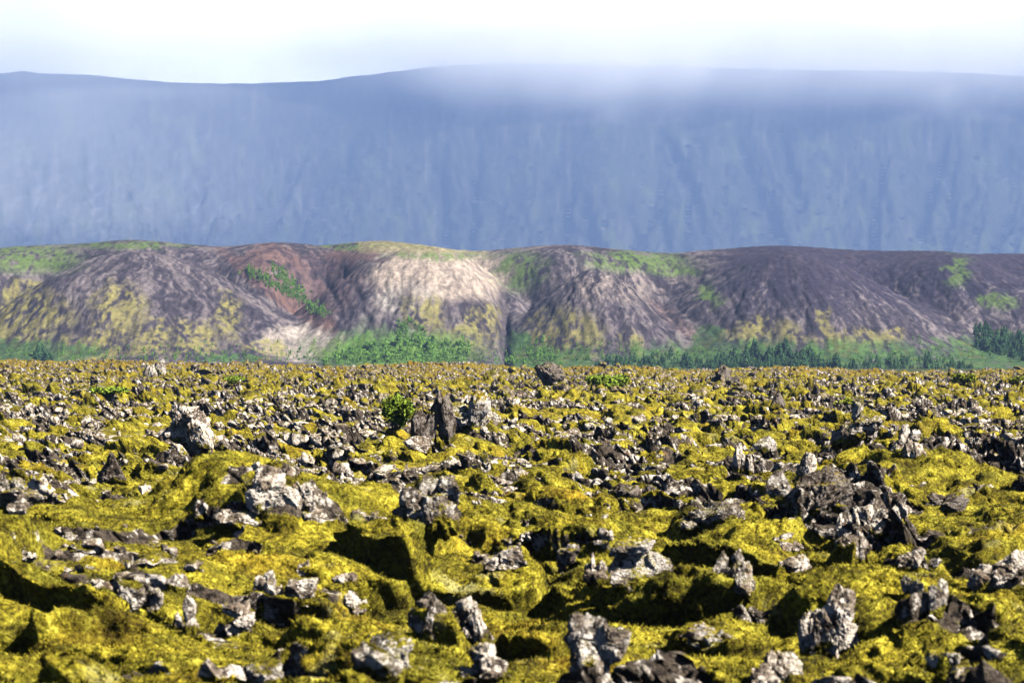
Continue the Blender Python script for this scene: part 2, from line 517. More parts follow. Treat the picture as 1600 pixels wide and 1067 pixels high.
# coarse plain under and beyond the lava, out to the mountain
def build_plain():
    xs = np.linspace(-14000, 14000, 61); ys = np.linspace(-4000, 18000, 61)
    X, Y = np.meshgrid(xs, ys)
    me = make_mesh('plain', np.stack([X.ravel(), Y.ravel(), np.full(X.size, -4.2)], 1), grid_faces(61, 61), M_PLAIN)
    cattr(me, 'Col', np.tile(np.array([[0.05, 0.065, 0.02]]), (X.size, 1)))
    return tag(link('plain', me), kind='structure')
build_plain()

# ---------------------------------------------------------------- scoria hills
DOMES = [  # column, distance, lateral radius, depth radius, top row, roundness
    (215, 1190, 120, 150, 394, 0.34),
    (-190, 1260, 110, 150, 398, 0.35),
    (655, 1235, 96, 165, 386, 0.42),
    (935, 1165, 62, 110, 420, 0.34),
    (1235, 1200, 112, 165, 396, 0.40),
    (1480, 1290, 90, 200, 400, 0.4),
    (1760, 1210, 120, 150, 398, 0.35),
]
CREST = np.array([(-500, 402), (-100, 396), (0, 393), (100, 386), (200, 382), (280, 387), (350, 389), (430, 384), (520, 381), (600, 382), (680, 388), (760, 394),
                  (850, 391), (900, 391), (960, 394), (1060, 396), (1130, 394), (1200, 391), (1260, 391), (1300, 393), (1400, 398), (1500, 402), (1600, 402), (2100, 406)], float)

CHUTES = [(530, 415, 560, 470, 5), (560, 470, 588, 530, 5), (655, 420, 622, 475, 6), (622, 475, 590, 530, 5), (355, 430, 385, 490, 5), (385, 490, 376, 560, 4), (110, 465, 80, 545, 4), (275, 450, 262, 560, 5), (215, 480, 185, 562, 5), (325, 470, 348, 545, 4), (160, 440, 120, 520, 4), (1216, 470, 1212, 532, 5), (1255, 440, 1262, 520, 4), (1410, 480, 1422, 535, 5), (895, 450, 850, 500, 4), (965, 470, 975, 560, 5), (735, 470, 765, 540, 4), (690, 465, 700, 515, 4), (505, 430, 540, 500, 5), (1330, 450, 1370, 520, 4), (1160, 450, 1140, 520, 4)]
def chutes(px, py, n2, n3):
    """bare gullies worn into the slopes"""
    c = 0
    for (xa, ya, xb, yb, wd) in CHUTES:
        f = np.clip((py - ya) / (yb - ya), 0, 1)
        cx = xa + (xb - xa) * f + 12 * n2 + 5 * n3
        c = np.maximum(c, np.exp(-((px - cx) / (wd * (0.7 + 1.5 * f)))**2) * (0.75 + 0.5 * n2 + 0.5 * n3) * ss(ya - 10, ya + 12, py) * ss(yb + 14, yb - 4, py))
    return c

def hill_h(x, y):
    px = CX + FPX * x / y
    wx = x + 7 * pn(x / 60, y / 80, 20); wy = y + 8 * pn(x / 60, y / 80, 21)
    z = np.full(np.shape(x), -6.0)
    k = 4.2
    acc = np.exp(z / k)
    for (c, dc, rx, ry, row, ro) in DOMES:
        xc = px_x(c, dc); H = CAMZ + (HY - row) / FPX * dc
        ang = np.arctan2((wy - dc) / ry, (wx - xc) / rx)
        rill = 1 + 0.03 * pn(ang * 5, np.zeros_like(ang) + c, 22) + 0.012 * np.abs(pn(ang * 14, np.zeros_like(ang) + c * .3, 23))
        r = np.sqrt(((wx - xc) / rx)**2 + ((wy - dc) / ry)**2) * rill
        g = 1 - (np.sqrt(r * r + ro * ro) - ro) / (math.sqrt(1 + ro * ro) - ro)
        g = np.where(g < 0.25, 0.25 + (g - 0.25) * (1 - 0.5 * ss(0.25, -0.25, g)), g)
        acc = acc + np.exp(np.clip((H + 7) * g - 7, -40, 70) / k)
    # plateau behind the domes
    cr = CAMZ + (HY - np.interp(px, CREST[:, 0], CREST[:, 1])) / FPX * 1330
    edge = 1285 + 35 * pn(x / 60, np.zeros_like(x), 24) + 22 * np.exp(-((px - 500) / 60)**2)
    pl = -20 + (cr + 20) * (1 - np.exp(-np.maximum(y - edge + 75, 0) / 30)) * 1.04 - 0.10 * np.maximum(y - 1330, 0)
    acc = acc + np.exp(np.clip(pl, -40, 90) / k)
    z = k * np.log(acc)
    px2 = px
    # gully cut under the bowl and the notch between the shoulders
    z = z - 5 * np.exp(-((px2 - (787 + 0.0 * y)) / 9)**2) * ss(1000, 1080, y) * (1 - ss(1180, 1230, y))
    ridge = np.abs(pn(wx / 9, wy / 70, 25)); ridge2 = np.abs(pn(wx / 4, wy / 40, 26))
    steep = ss(2, 14, z) * (1 - ss(42, 54, z))
    z = z - steep * (0.9 * (1 - ridge)**3 + 0.4 * (1 - ridge2)**3) + 0.35 * pn(x / 5, y / 5, 27)
    z = z - 1.3 * chutes(px, HY - FPX * (z - CAMZ) / y, fbm(x / 5, y / 14, 31, 4), fbm(x / 2.2, y / 6, 32, 3))
    return z

def blob(px, py, cx, cy, rx, ry, soft=0.35):
    soft = soft * 0.55
    return ss(1 + soft, 1 - soft, np.sqrt(((px - cx) / rx)**2 + ((py - cy) / ry)**2))

def mixin(col, f, c):
    f = np.clip(f, 0, 1)[:, None]
    return col * (1 - f) + np.array(c)[None, :] * f

def hill_paint(x, y, z):
    """soil, scree, moss and grass colours by place on the slope, with sun and cloud shade painted in"""
    px = CX + FPX * x / y; py = HY - FPX * (z - CAMZ) / y
    n1 = fbm(x / 16, y / 24, 30, 4); n2 = fbm(x / 5, y / 14, 31, 4); n3 = fbm(x / 2.2, y / 6, 32, 3)
    wpx = px + 22 * n1 + 12 * n3 + 8 * n2; wpy = py + 12 * n1 + 10 * n2 + 5 * n3
    # streaks running down from the top of whichever dome is nearest
    best = np.full(np.shape(x), 9.0); st = np.zeros(np.shape(x)); st2 = st.copy()
    for (c, dc, rx, ry, row, ro) in DOMES:
        xc = px_x(c, dc)
        r = np.sqrt(((x - xc) / rx)**2 + ((y - dc - 20) / ry)**2)
        ang = np.arctan2((y - dc - 20) / ry, (x - xc) / rx)
        aw = ang + 0.16 * fbm(x / 22, y / 26, 35, 3); s = fbm(aw * 7 + c, r * 2.0, 33, 4, .6); s2 = fbm(aw * 22 + c, r * 5, 34, 4, .7) + 0.55 * fbm(aw * 60 + c, r * 12, 36, 2, .7)
        k = r < best
        best = np.where(k, r, best); st = np.where(k, s, st); st2 = np.where(k, s2, st2)
    s = 1.1 * st + 0.9 * st2 + 0.45 * n3
    col = np.tile(np.array([[0.070, 0.057, 0.074]]), (len(x), 1))
    col = mixin(col, ss(-0.15, 0.5, s) * 0.62, (0.27, 0.228, 0.225))
    col = mixin(col, ss(0.05, 0.45, -s) * 0.85, (0.04, 0.034, 0.044))
    # pale shoulder, with the patch of sun on it painted into the colour
    pale = blob(wpx, wpy, 690, 428, 110, 42, .5)
    col = mixin(col, pale * (0.75 + 0.5 * s), (0.54, 0.44, 0.36))
    pale2 = blob(wpx, wpy, 470, 535, 70, 28, .4)
    col = mixin(col, pale2 * (0.75 + 0.4 * s), (0.50, 0.43, 0.38))
    col = mixin(col, blob(wpx, wpy, 640, 470, 45, 30, .6) * (0.4 + s), (0.42, 0.38, 0.34))
    col = mixin(col, blob(wpx, wpy, 970, 445, 90, 25, .6) * (0.3 + s), (0.34, 0.28, 0.25))
    # red scoria
    red = np.maximum(blob(wpx, wpy, 425, 405, 45, 24), blob(wpx, wpy - (wpx - 430) * 0.68, 440, 452, 95, 20))
    red = np.maximum(red, 0.8 * blob(wpx, wpy, 555, 398, 40, 12))
    red = np.maximum(red, 0.45 * blob(wpx, wpy - (wpx - 1060) * .7, 1060, 505, 50, 14, .6))
    col = mixin(col, red * (0.38 + 0.55 * s), (0.20, 0.095, 0.066))
    col = mixin(col, 0.6 * blob(wpx, wpy, 505, 440, 60, 50, .6) * (0.7 + s), (0.14, 0.075, 0.065))
    # cloud shadow over the right hand hill, painted into its colour
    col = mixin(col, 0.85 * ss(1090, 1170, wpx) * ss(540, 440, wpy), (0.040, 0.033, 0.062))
    col = mixin(col, 0.75 * ss(0.25, 0.7, s) * ss(1120, 1200, wpx) * ss(415, 470, wpy), (0.26, 0.22, 0.225))
    # yellow moss on the aprons
    ym = 0
    for (a, b, c, d_) in [(30, 500, 90, 45), (190, 500, 45, 55), (280, 530, 70, 30), (360, 497, 26, 36), (130, 545, 130, 18), (415, 548, 45, 16), (520, 548, 30, 18),
                          (665, 488, 32, 30), (720, 535, 50, 26), (760, 505, 24, 32), (880, 525, 60, 42), (985, 545, 25, 25), (1290, 502, 12, 26), (1190, 520, 60, 22), (1330, 530, 70, 16), (1400, 520, 14, 12), (40, 450, 40, 12)]:
        ym = np.maximum(ym, blob(wpx, wpy, a, b, c, d_, .5))
    col = mixin(col, 0.85 * ym * ss(-0.45, 0.35, n2 + 0.7 * s + 0.6 * n3), (0.27, 0.24, 0.07))
    # plateau grass and heath
    pg = 0
    for (a, b, c, d_) in [(50, 405, 75, 22), (200, 384, 90, 5), (545, 388, 28, 5), (600, 385, 90, 3.5), (815, 425, 38, 30), (1000, 410, 75, 16), (1110, 460, 14, 22), (1055, 425, 30, 8), (690, 400, 80, 7), (1500, 425, 20, 22), (1560, 470, 30, 12)]:
        pg = np.maximum(pg, blob(px + 30 * n1 + 22 * n2 + 10 * n3, py + 7 * n2 + 5 * n3 + 5 * n1, a, b, c, d_, .9) * ss(-.5, .1, n2 + n3))
    col = mixin(col, pg * 0.85, (0.12, 0.19, 0.04))
    col = mixin(col, ss(399, 391, py + 3 * n3) * (px > 560) * (px < 760) * 0.6, (0.32, 0.28, 0.13))
    # grass at the foot and in the gullies
    gr = ss(530, 560, wpy + 12 * s + 10 * n1) * ss(-0.45, 0.15, n1 + 0.6 * n2 + 0.15) * np.maximum(ss(745, 820, wpx), 0.8 * ss(170, 60, wpx))
    gr = np.maximum(gr, blob(wpx, wpy, 360, 560, 50, 12) * ss(-.3, .1, n2))
    gr = np.maximum(gr, blob(wpx, wpy + 10 * n1, 615, 550, 112, 30, 1.2) * ss(-.5, 0, n2 + .3))
    gr = np.maximum(gr, blob(wpx, wpy, 810, 545, 22, 30))
    gr = np.maximum(gr, blob(wpx, wpy, 1250, 560, 260, 26, .9) * ss(-.5, .0, n2 + .5 * n1 + .15))
    gr = np.maximum(gr, blob(wpx, wpy, 1560, 548, 90, 24, .8) * ss(-.4, .1, n2 + .2))
    gr = np.maximum(gr, 0.7 * blob(wpx, wpy, 1110, 530, 25, 22))
    gr = np.maximum(gr, 0.9 * blob(wpx, wpy, 30, 550, 130, 16))
    col = mixin(col, gr * 0.95, (0.05, 0.115, 0.036))
    col = mixin(col, gr * ss(-.1, .4, n2 + .5 * n3) * 0.7, (0.10, 0.18, 0.045))
    col = mixin(col, gr * ss(.1, .5, n1 - n3) * 0.5, (0.19, 0.18, 0.06))
    col = mixin(col, gr * blob(px, py, 610, 545, 120, 40, .8) * 0.7, (0.15, 0.30, 0.045))
    # gullies stay bare
    gul = np.exp(-((px - (787 + 4 * n2 + 0.06 * (py - 500))) / 5.0)**2) * ss(430, 480, py)
    col = mixin(col, gul * 0.9, (0.09, 0.075, 0.085))
    chute = chutes(px, py, n2, n3)
    col = mixin(col, np.clip(chute, 0, 1) * 0.75, (0.052, 0.043, 0.055))
    col = col * (1 + 0.45 * n3 + 0.2 * n2)[:, None]
    return np.clip(col, 0.01, 0.8)

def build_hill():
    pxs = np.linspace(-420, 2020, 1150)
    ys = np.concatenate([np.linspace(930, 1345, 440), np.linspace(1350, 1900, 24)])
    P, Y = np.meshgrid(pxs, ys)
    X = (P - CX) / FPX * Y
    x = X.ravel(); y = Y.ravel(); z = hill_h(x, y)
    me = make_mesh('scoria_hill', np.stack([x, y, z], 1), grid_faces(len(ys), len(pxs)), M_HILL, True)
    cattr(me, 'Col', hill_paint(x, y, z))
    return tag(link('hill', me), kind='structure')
build_hill()

# ---------------------------------------------------------------- mountain
MCREST = np.array([(-900, 150), (-300, 125), (-100, 116), (0, 115), (35, 111), (60, 115), (150, 118), (200, 124), (265, 129), (330, 131), (400, 131), (500, 127), (560, 119), (620, 112), (670, 106),
                   (720, 102), (800, 100), (900, 101), (1000, 104), (1060, 102), (1120, 107), (1250, 110), (1400, 111), (1520, 115), (1620, 120), (1900, 128), (2600, 150)], float)
MS = 1.5      # how far off the mountain stands, times 7 km
def mtn(px, t):
    """t 0 at the foot .. 1 at the crest line, beyond 1 the summit plateau"""
    ycr = 7000 + 200 * pn(px / 300, px * 0, 50)
    yft = 5300 + 350 * pn(px / 260, px * 0, 51) + 120 * pn(px / 90, px * 0, 52) + 250 * np.exp(-((px - 120) / 160)**2) * -1
    y = yft + (ycr - yft) * t
    crow = np.interp(px, MCREST[:, 0], MCREST[:, 1])
    H = CAMZ + (HY - crow + 2.0 * fbm(px / 40, px * 0, 53, 4)) / FPX * ycr
    tt = np.clip(t, 0, 1)
    prof = 0.42 * tt + 0.58 * tt**1.5
    prof = prof + 0.10 * ss(0.55, 0.98, tt) * (1 - tt) * 2
    z = H * prof
    x = (px - CX) / FPX * y
    # gullies and spurs, fanning out towards the foot
    fan = 1 + 0.30 * (1 - tt) * np.sin(px / 230.0)
    u = px * 1.0 + 160 * (1 - tt) * pn(px / 330, px * 0, 63) + 40 * pn(px / 80, t * 4.5, 54) + 14 * pn(px / 25, t * 12, 62)
    r1 = np.abs(pn(u / 130, t * 1.2, 55)); r2 = np.abs(pn(u / 46 * fan, t * 2.4 + 3, 56)); r3 = np.abs(pn(u / 17, t * 6 + 5, 57))
    amp = ss(0.97, 0.5, tt) * ss(0, 0.12, tt)
    z = z + amp * (62 * (r1 - 0.3) + 24 * (r2 - 0.3) + 9 * (r3 - 0.3)) + amp * 12 * fbm(px / 10, t * 26, 58, 4)
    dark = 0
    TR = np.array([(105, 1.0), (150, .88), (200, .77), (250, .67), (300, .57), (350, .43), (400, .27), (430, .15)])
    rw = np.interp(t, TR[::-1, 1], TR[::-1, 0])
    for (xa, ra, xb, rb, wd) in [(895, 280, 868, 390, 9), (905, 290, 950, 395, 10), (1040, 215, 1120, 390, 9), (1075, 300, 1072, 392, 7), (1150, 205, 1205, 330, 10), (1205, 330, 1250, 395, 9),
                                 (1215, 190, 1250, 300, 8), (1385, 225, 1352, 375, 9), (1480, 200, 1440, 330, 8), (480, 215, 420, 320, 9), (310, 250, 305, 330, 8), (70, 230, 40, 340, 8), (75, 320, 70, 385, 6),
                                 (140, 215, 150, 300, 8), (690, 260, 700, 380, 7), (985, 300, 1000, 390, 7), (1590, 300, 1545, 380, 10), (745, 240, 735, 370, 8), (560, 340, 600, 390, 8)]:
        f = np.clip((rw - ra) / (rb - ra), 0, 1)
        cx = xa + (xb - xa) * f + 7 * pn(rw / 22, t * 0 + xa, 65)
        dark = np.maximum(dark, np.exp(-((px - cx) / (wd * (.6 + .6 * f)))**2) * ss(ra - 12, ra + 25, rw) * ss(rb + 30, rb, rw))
    z = z - 24 * dark
    # lower spur in front
    sp = np.exp(-((px - (545 - 190 * (0.34 - t) / 0.3)) / 55)**2) * ss(0.02, 0.2, t) * ss(0.42, 0.28, t)
    z = z + 60 * sp
    z = z - 0.06 * np.maximum(t - 1, 0) * 4000
    c = np.tile(np.array([[0.062, 0.066, 0.045]]), (px.size, 1))
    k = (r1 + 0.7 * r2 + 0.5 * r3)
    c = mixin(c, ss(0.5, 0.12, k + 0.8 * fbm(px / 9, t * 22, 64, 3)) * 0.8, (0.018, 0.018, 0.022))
    nz = fbm(px / 40, t * 9, 59, 4)
    c = mixin(c, ss(0.0, 0.4, nz + 0.4 * (0.5 - tt)), (0.10, 0.12, 0.05))
    c = mixin(c, ss(0.15, 0.5, fbm(px / 14, t * 6, 61, 4) + 0.35 * (px < 250) * (0.7 - tt)) * 0.7, (0.17, 0.165, 0.13))
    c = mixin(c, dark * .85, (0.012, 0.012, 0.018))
    c = c * 0.62
    return x * MS, y * MS, z * MS, c

def build_mountain():
    pxs = np.linspace(-600, 2200, 760)
    ts = np.concatenate([np.linspace(-0.05, 1.02, 330), np.linspace(1.06, 2.0, 12)])
    P, T = np.meshgrid(pxs, ts)
    x, y, z, c = mtn(P.ravel(), T.ravel())
    z[T.ravel() <= 0] = np.minimum(z[T.ravel() <= 0], -6)
    me = make_mesh('mountain', np.stack([x, y, z], 1), grid_faces(len(ts), len(pxs)), M_MTN, True)
    cattr(me, 'Col', c)
    return tag(link('mountain', me), kind='structure')
build_mountain()

# ---------------------------------------------------------------- rocks
def chunk(r, sub, cuts, rough):
    """one broken piece: a sphere cut by random planes, pitted and roughened"""
    v, f = ico(sub)
    p = v.copy()
    for _ in range(cuts):
        n = r.normal(size=3); n /= np.linalg.norm(n)
        dd = np.maximum(p @ n - r.uniform(0.40, 0.8), 0)
        p = p - dd[:, None] * n * 0.97
    o = r.uniform(-50, 50, 3)
    q = 0.20 * pn3(p * 1.6 + o, 4) + 0.14 * pn3(p * 3.4 + o, 5)
    if sub >= 3:
        q = q + 0.10 * (0.35 - np.abs(pn3(p * 6.0 + o, 6)))
    if sub >= 4:
        q = q + 0.06 * pn3(p * 12 + o, 7) - 0.09 * ss(0.2, 0.45, pn3(p * 8 + o, 8))
    if sub >= 5:
        q = q + 0.035 * pn3(p * 26 + o, 9)
    return p * (1 + rough * q)[:, None], f

def rock_shape(seed, sub=4, cuts=9, rough=1.0, blocks=0.0, spike=0.0):
    """broken lava of about unit half-size; blocks > 0 heaps several broken pieces into one fractured outcrop"""
    r = np.random.default_rng(seed)
    if blocks <= 0:
        p, f = chunk(r, sub, cuts, rough)
    else:
        V = []; F = []; off = 0
        n = int(3 + blocks * 11) if sub >= 4 else int(2 + blocks * 4)
        for k in range(n):
            q, f = chunk(r, max(1, sub - 1), cuts, rough)
            sz = r.uniform(.30, .62) * (1.15 - .35 * blocks)
            q = q * sz * np.array([r.uniform(.7, 1.15), r.uniform(.7, 1.15), r.uniform(.75, 1.5)])
            a, b = r.uniform(-.5, .5), r.uniform(0, 6.28)
            ca, sa, cb, sb = math.cos(a), math.sin(a), math.cos(b), math.sin(b)
            q = np.stack([q[:, 0] * ca + q[:, 2] * sa, q[:, 1], -q[:, 0] * sa + q[:, 2] * ca], 1)
            q = np.stack([q[:, 0] * cb - q[:, 1] * sb, q[:, 0] * sb + q[:, 1] * cb, q[:, 2]], 1)
            t = r.uniform(0, 6.28); rr = r.uniform(0, .72)**.8
            V.append(q + [rr * math.cos(t), rr * math.sin(t), r.uniform(-.5, .75 * (1 - rr))]); F.append(f + off); off += len(q)
        p = np.concatenate(V); f = np.concatenate(F)
    if spike > 0:
        k = ss(-.4, 1.0, p[:, 2])
        p[:, 0] *= 1 - spike * k; p[:, 1] *= 1 - spike * k
        p[:, 0] += r.uniform(-.3, .3) * k
    return p, f

def locate(px, py):
    """first point of the lava along the column px that shows at row py"""
    d = np.exp(np.linspace(math.log(17), math.log(500), 5000))
    x = px_x(px, d)
    X, Y, Z, _, _ = surf(x, d)
    row = HY - FPX * (Z - CAMZ) / Y
    i = np.argmax(row <= py) if (row <= py).any() else len(d) - 1
    return X[i], Y[i], Z[i]

USED = []
def rock(px0, px1, py0, py1, label, seed, mat=None, sub=5, group=None, depth=0.8, cat='rock', name='lava_rock', sink=0.4, rotz=None, **kw):
    """a rock filling columns px0..px1 and rows py0..py1 of the view, standing on the lava"""
    x, y, z = locate((px0 + px1) / 2, py1 - 2)
    wd = (px1 - px0) / FPX * y; ht = (py1 - py0) / FPX * y
    p, f = rock_shape(seed, sub, **kw)
    a = rotz if rotz is not None else (seed * 2.4) % 6.28
    ca, sa = math.cos(a), math.sin(a)
    p = np.stack([p[:, 0] * ca - p[:, 1] * sa, p[:, 0] * sa + p[:, 1] * ca, p[:, 2]], 1)
    lo, hi = p.min(0), p.max(0)
    p = (p - [(lo[0] + hi[0]) / 2, (lo[1] + hi[1]) / 2, lo[2]]) / [hi[0] - lo[0], hi[1] - lo[1], hi[2] - lo[2]]
    dp = wd * depth
    p = p * [wd, dp, ht * (1 + sink)] - [0, 0, ht * sink]
    me = make_mesh(name, p, f, mat or M_ROCK)
    o = link(name, me)
    o.location = (x, y + dp * 0.3, z)
    USED.append((x, y, wd))
    return tag(o, label, cat, group)

# outcrops and rocks one can single out
B, DK = M_ROCK_BARE, M_ROCK_DARK
rock(362, 532, 728, 812, 'large pale fractured outcrop bursting from the front of the highest moss mound', 101, B, 6, blocks=.75, cuts=12, depth=.5, name='rock_outcrop', cat='outcrop')
rock(622, 735, 742, 818, 'broken pinkish outcrop with a black hollow on its left, right of the highest moss mound', 102, M_ROCK, 6, blocks=.8, cuts=10, depth=.7, name='rock_outcrop', cat='outcrop')
rock(655, 728, 612, 700, 'tall dark wedge of lava beside the green bush, with a slope falling to the right', 103, DK, 5, cuts=8, blocks=.3, spike=.2, depth=.8)
rock(700, 800, 612, 668, 'low jagged moss-topped crag to the right of the tall dark wedge', 133, M_ROCK, 5, blocks=.6, cuts=10)
rock(268, 345, 632, 712, 'bright heap of crumbled pale lava on the left of the field', 104, B, 6, blocks=.9, rough=1.2, cuts=8, depth=1.2, name='rock_outcrop', cat='outcrop')
rock(1203, 1230, 608, 640, 'small dark pointed rock standing alone near the far right of the lava', 105, DK, 4, spike=.6, cuts=7)
rock(1300, 1388, 626, 688, 'square-topped rock pile with a dark left face below a small green shrub', 106, M_ROCK, 6, blocks=.7, cuts=10)
rock(1395, 1452, 664, 718, 'pale upright block with a black shaded left side on the right of the field', 107, B, 5, blocks=.5, spike=.3, cuts=9)
rock(1238, 1345, 732, 806, 'big dark boulder with a sharp peak, the blackest rock on the right', 108, DK, 6, spike=.35, cuts=8, depth=1.0)
rock(1215, 1268, 738, 782, 'smooth grey slab leaning on the left of the big dark boulder', 109, M_ROCK, 5, cuts=6, rough=.4, depth=.5)
rock(1262, 1296, 708, 748, 'thin jagged spire behind the big dark boulder', 110, B, 5, spike=.5, cuts=7)
rock(1352, 1440, 768, 830, 'bright pale ridge of rough lava right of the big dark boulder', 111, B, 6, blocks=.6, spike=.2, rough=1.3, cuts=8)
rock(1440, 1515, 770, 800, 'low dark pitted ledge to the right of the bright pale ridge', 134, DK, 5, blocks=.5, cuts=8)
rock(1252, 1352, 915, 1036, 'tall pale pillar with a tan side standing against the right moss mound', 112, B, 6, cuts=14, rough=.8, blocks=.35, depth=.7, rotz=.4)
rock(905, 1012, 962, 1070, 'large pitted grey boulder at the bottom centre of the field', 113, M_ROCK, 6, blocks=.6, rough=1.4, cuts=10, depth=.7)
rock(655, 720, 930, 996, 'crumbling cream rock riddled with holes, left of a white splashed one', 114, M_ROCK, 6, blocks=.8, rough=1.6, cuts=8)
rock(715, 800, 935, 1000, 'cream honeycombed rock splashed with white lichen', 115, B, 6, blocks=.9, rough=1.5, cuts=9)
rock(605, 725, 990, 1056, 'rounded grey lichen-furred boulder low in the foreground left of centre', 116, M_ROCK, 6, blocks=.3, rough=.8, cuts=5)
rock(286, 342, 932, 990, 'white lichen-coated block beside a black gap in the lower left moss', 117, B, 5, blocks=.4, cuts=11)
rock(344, 414, 942, 996, 'white lichen-spotted wedge just right of the white coated block', 118, B, 5, blocks=.5, cuts=11)
rock(420, 470, 895, 944, 'squat pale rock at the mouth of the dark hollow under the long moss ledge', 119, B, 5, blocks=.5, cuts=9)
rock(455, 512, 905, 950, 'tan faceted block in front of the dark hollow under the long moss ledge', 120, B, 5, cuts=12, rough=.8)
rock(484, 506, 876, 902, 'small pale stone perched high inside the dark hollow', 121, B, 4, cuts=9)
rock(290, 328, 898, 926, 'small rust-tinted stone in the shadow under the long moss ledge', 122, B, 4, cuts=9)
rock(522, 590, 898, 950, 'pale spiky rock at the right end of the dark hollow', 123, B, 6, blocks=.6, rough=1.4, cuts=8)
rock(205, 285, 905, 960, 'low grey slab pressed against the moss in the lower left hollow', 124, M_ROCK, 5, blocks=.4, cuts=8)
rock(766, 838, 856, 892, 'flat pale ledge of rock under a moss brow in the centre', 125, B, 5, blocks=.4, cuts=10, depth=.8)
rock(920, 965, 866, 912, 'stubby pale rock left of the arched outcrop', 126, B, 5, blocks=.5, cuts=9)
rock(958, 1062, 838, 912, 'arched grey outcrop with a dark opening right of centre', 127, M_ROCK, 6, blocks=.8, cuts=10, depth=.5, name='rock_outcrop', cat='outcrop')
rock(1112, 1195, 860, 932, 'cluster of upright knobbly spires in front of the right cave', 128, M_ROCK, 6, blocks=.9, spike=.4, rough=1.4, cuts=9, name='rock_outcrop', cat='outcrop')
rock(1308, 1352, 800, 848, 'rough pale turret rising at the right end of the cave brow', 129, B, 5, blocks=.6, rough=1.3, cuts=8, spike=.2)
rock(1300, 1362, 832, 880, 'white crumbly rock beneath the pale turret', 130, B, 6, blocks=.7, rough=1.3, cuts=9)
rock(1204, 1262, 834, 862, 'pale knuckled rock wedged under the moss brow of the cave', 131, B, 5, blocks=.7, cuts=9)
rock(1200, 1262, 868, 896, 'flat white slab on the floor of the right cave', 132, B, 5, blocks=.3, cuts=8)
rock(1388, 1468, 858, 892, 'white scaly rock right of the cave, half sunk in moss', 135, B, 6, blocks=.6, rough=1.3, cuts=9)
rock(1440, 1496, 906, 962, 'upright grey slab sunk in the right moss mound', 136, M_ROCK, 5, blocks=.3, cuts=11, depth=.5)
rock(1400, 1436, 898, 932, 'darker grey stone left of the upright slab', 137, M_ROCK, 5, cuts=9)
rock(1505, 1605, 862, 926, 'broad shattered pale outcrop at the right edge', 138, B, 6, blocks=.9, rough=1.3, cuts=10, name='rock_outcrop', cat='outcrop')
rock(1480, 1560, 1020, 1052, 'blue-grey stone with moss on its left near the bottom right corner', 139, M_ROCK, 5, blocks=.4, cuts=9)
rock(1515, 1570, 1044, 1075, 'pale stone at the bottom right edge of the view', 140, B, 5, blocks=.5, cuts=9)
rock(1185, 1275, 1022, 1072, 'craggy pale rock at the bottom, left of the tall pillar', 141, B, 6, blocks=.8, rough=1.4, cuts=9)
rock(1060, 1150, 975, 1012, 'line of low dark stones below the central moss, seen as one ledge', 142, M_ROCK, 5, blocks=.9, cuts=9, depth=.4)
rock(725, 832, 1010, 1072, 'white and cream boulder at the bottom just right of centre', 143, B, 6, blocks=.6, rough=1.3, cuts=9)
rock(362, 402, 1032, 1068, 'small pale-capped stone at the bottom left of centre', 144, B, 5, cuts=9)
rock(435, 500, 1030, 1070, 'moss-hooded stone at the bottom left of centre', 145, M_ROCK, 5, cuts=8)
rock(970, 1052, 762, 800, 'dark block with a white right flank above the arched outcrop', 146, DK, 5, blocks=.5, cuts=9)
rock(1062, 1168, 780, 826, 'row of weathered slabs on the moss right of the dark block', 147, M_ROCK, 6, blocks=.8, rough=1.2, cuts=9, depth=.5)
rock(1158, 1192, 694, 742, 'slender pale standing rock in the right middle distance', 148, B, 5, spike=.4, cuts=9, blocks=.4)
rock(1185, 1225, 684, 708, 'flat grey slab tilted up behind the slender standing rock', 149, M_ROCK, 5, cuts=6, rough=.4, depth=.4)
rock(165, 218, 708, 758, 'dark pointed rock on the left in front of the bright heap', 150, DK, 5, spike=.5, cuts=7)
rock(20, 120, 748, 802, 'dark tumbled outcrop with grey faces at the left edge', 151, M_ROCK, 6, blocks=.9, rough=1.3, cuts=9, name='rock_outcrop', cat='outcrop')
rock(836, 888, 568, 602, 'dark moss-streaked wedge breaking the far skyline of the lava', 152, DK, 5, spike=.3, cuts=8)
rock(1112, 1160, 572, 606, 'black jagged stack on the far skyline right of centre', 153, DK, 5, blocks=.8, rough=1.4, cuts=8)
rock(225, 262, 562, 592, 'pale knob on the far skyline at the left', 154, M_ROCK, 5, blocks=.5, cuts=8)
rock(640, 690, 682, 706, 'pale stone below the tall dark wedge', 155, B, 5, cuts=9)

# the many smaller rocks of the field
PROTO = [make_mesh('lava_rock', *rock_shape(300 + i, 4, cuts=8 + i % 6, rough=.9 + .12 * (i % 5), blocks=(0, .5, .8)[i % 3], spike=(0, .15, .35, 0)[i % 4]), (M_ROCK, B, M_ROCK, DK)[i % 4 if i % 3 else 0]) for i in range(18)]
def free(x, y, r):
    return all((x - a)**2 + (y - b)**2 > (0.45 * (r + c))**2 for a, b, c in USED)

def sample_field(n, d0, d1, rnd, power=1.0, thr=0.05):
    """points on rocky ground, even in bearing"""
    out = []
    while len(out) < n:
        a = rnd.uniform(-13.4, 13.4, n * 3)
        t = rnd.random(n * 3)
        d = (d0**power + t * (d1**power - d0**power))**(1 / power)
        x = d * np.tan(np.radians(a))
        X, Y, Z, rk, _ = surf(x, d)
        cl = 0.5 + 0.8 * pn(x / 14, d / 26, 95) + 0.5 * pn(x / 5, d / 9, 97)
        k = (rk > thr + rnd.random(n * 3) * 0.45) & (cl > rnd.random(n * 3))
        out += list(zip(X[k], Y[k], Z[k], cl[k]))
    return out[:n]

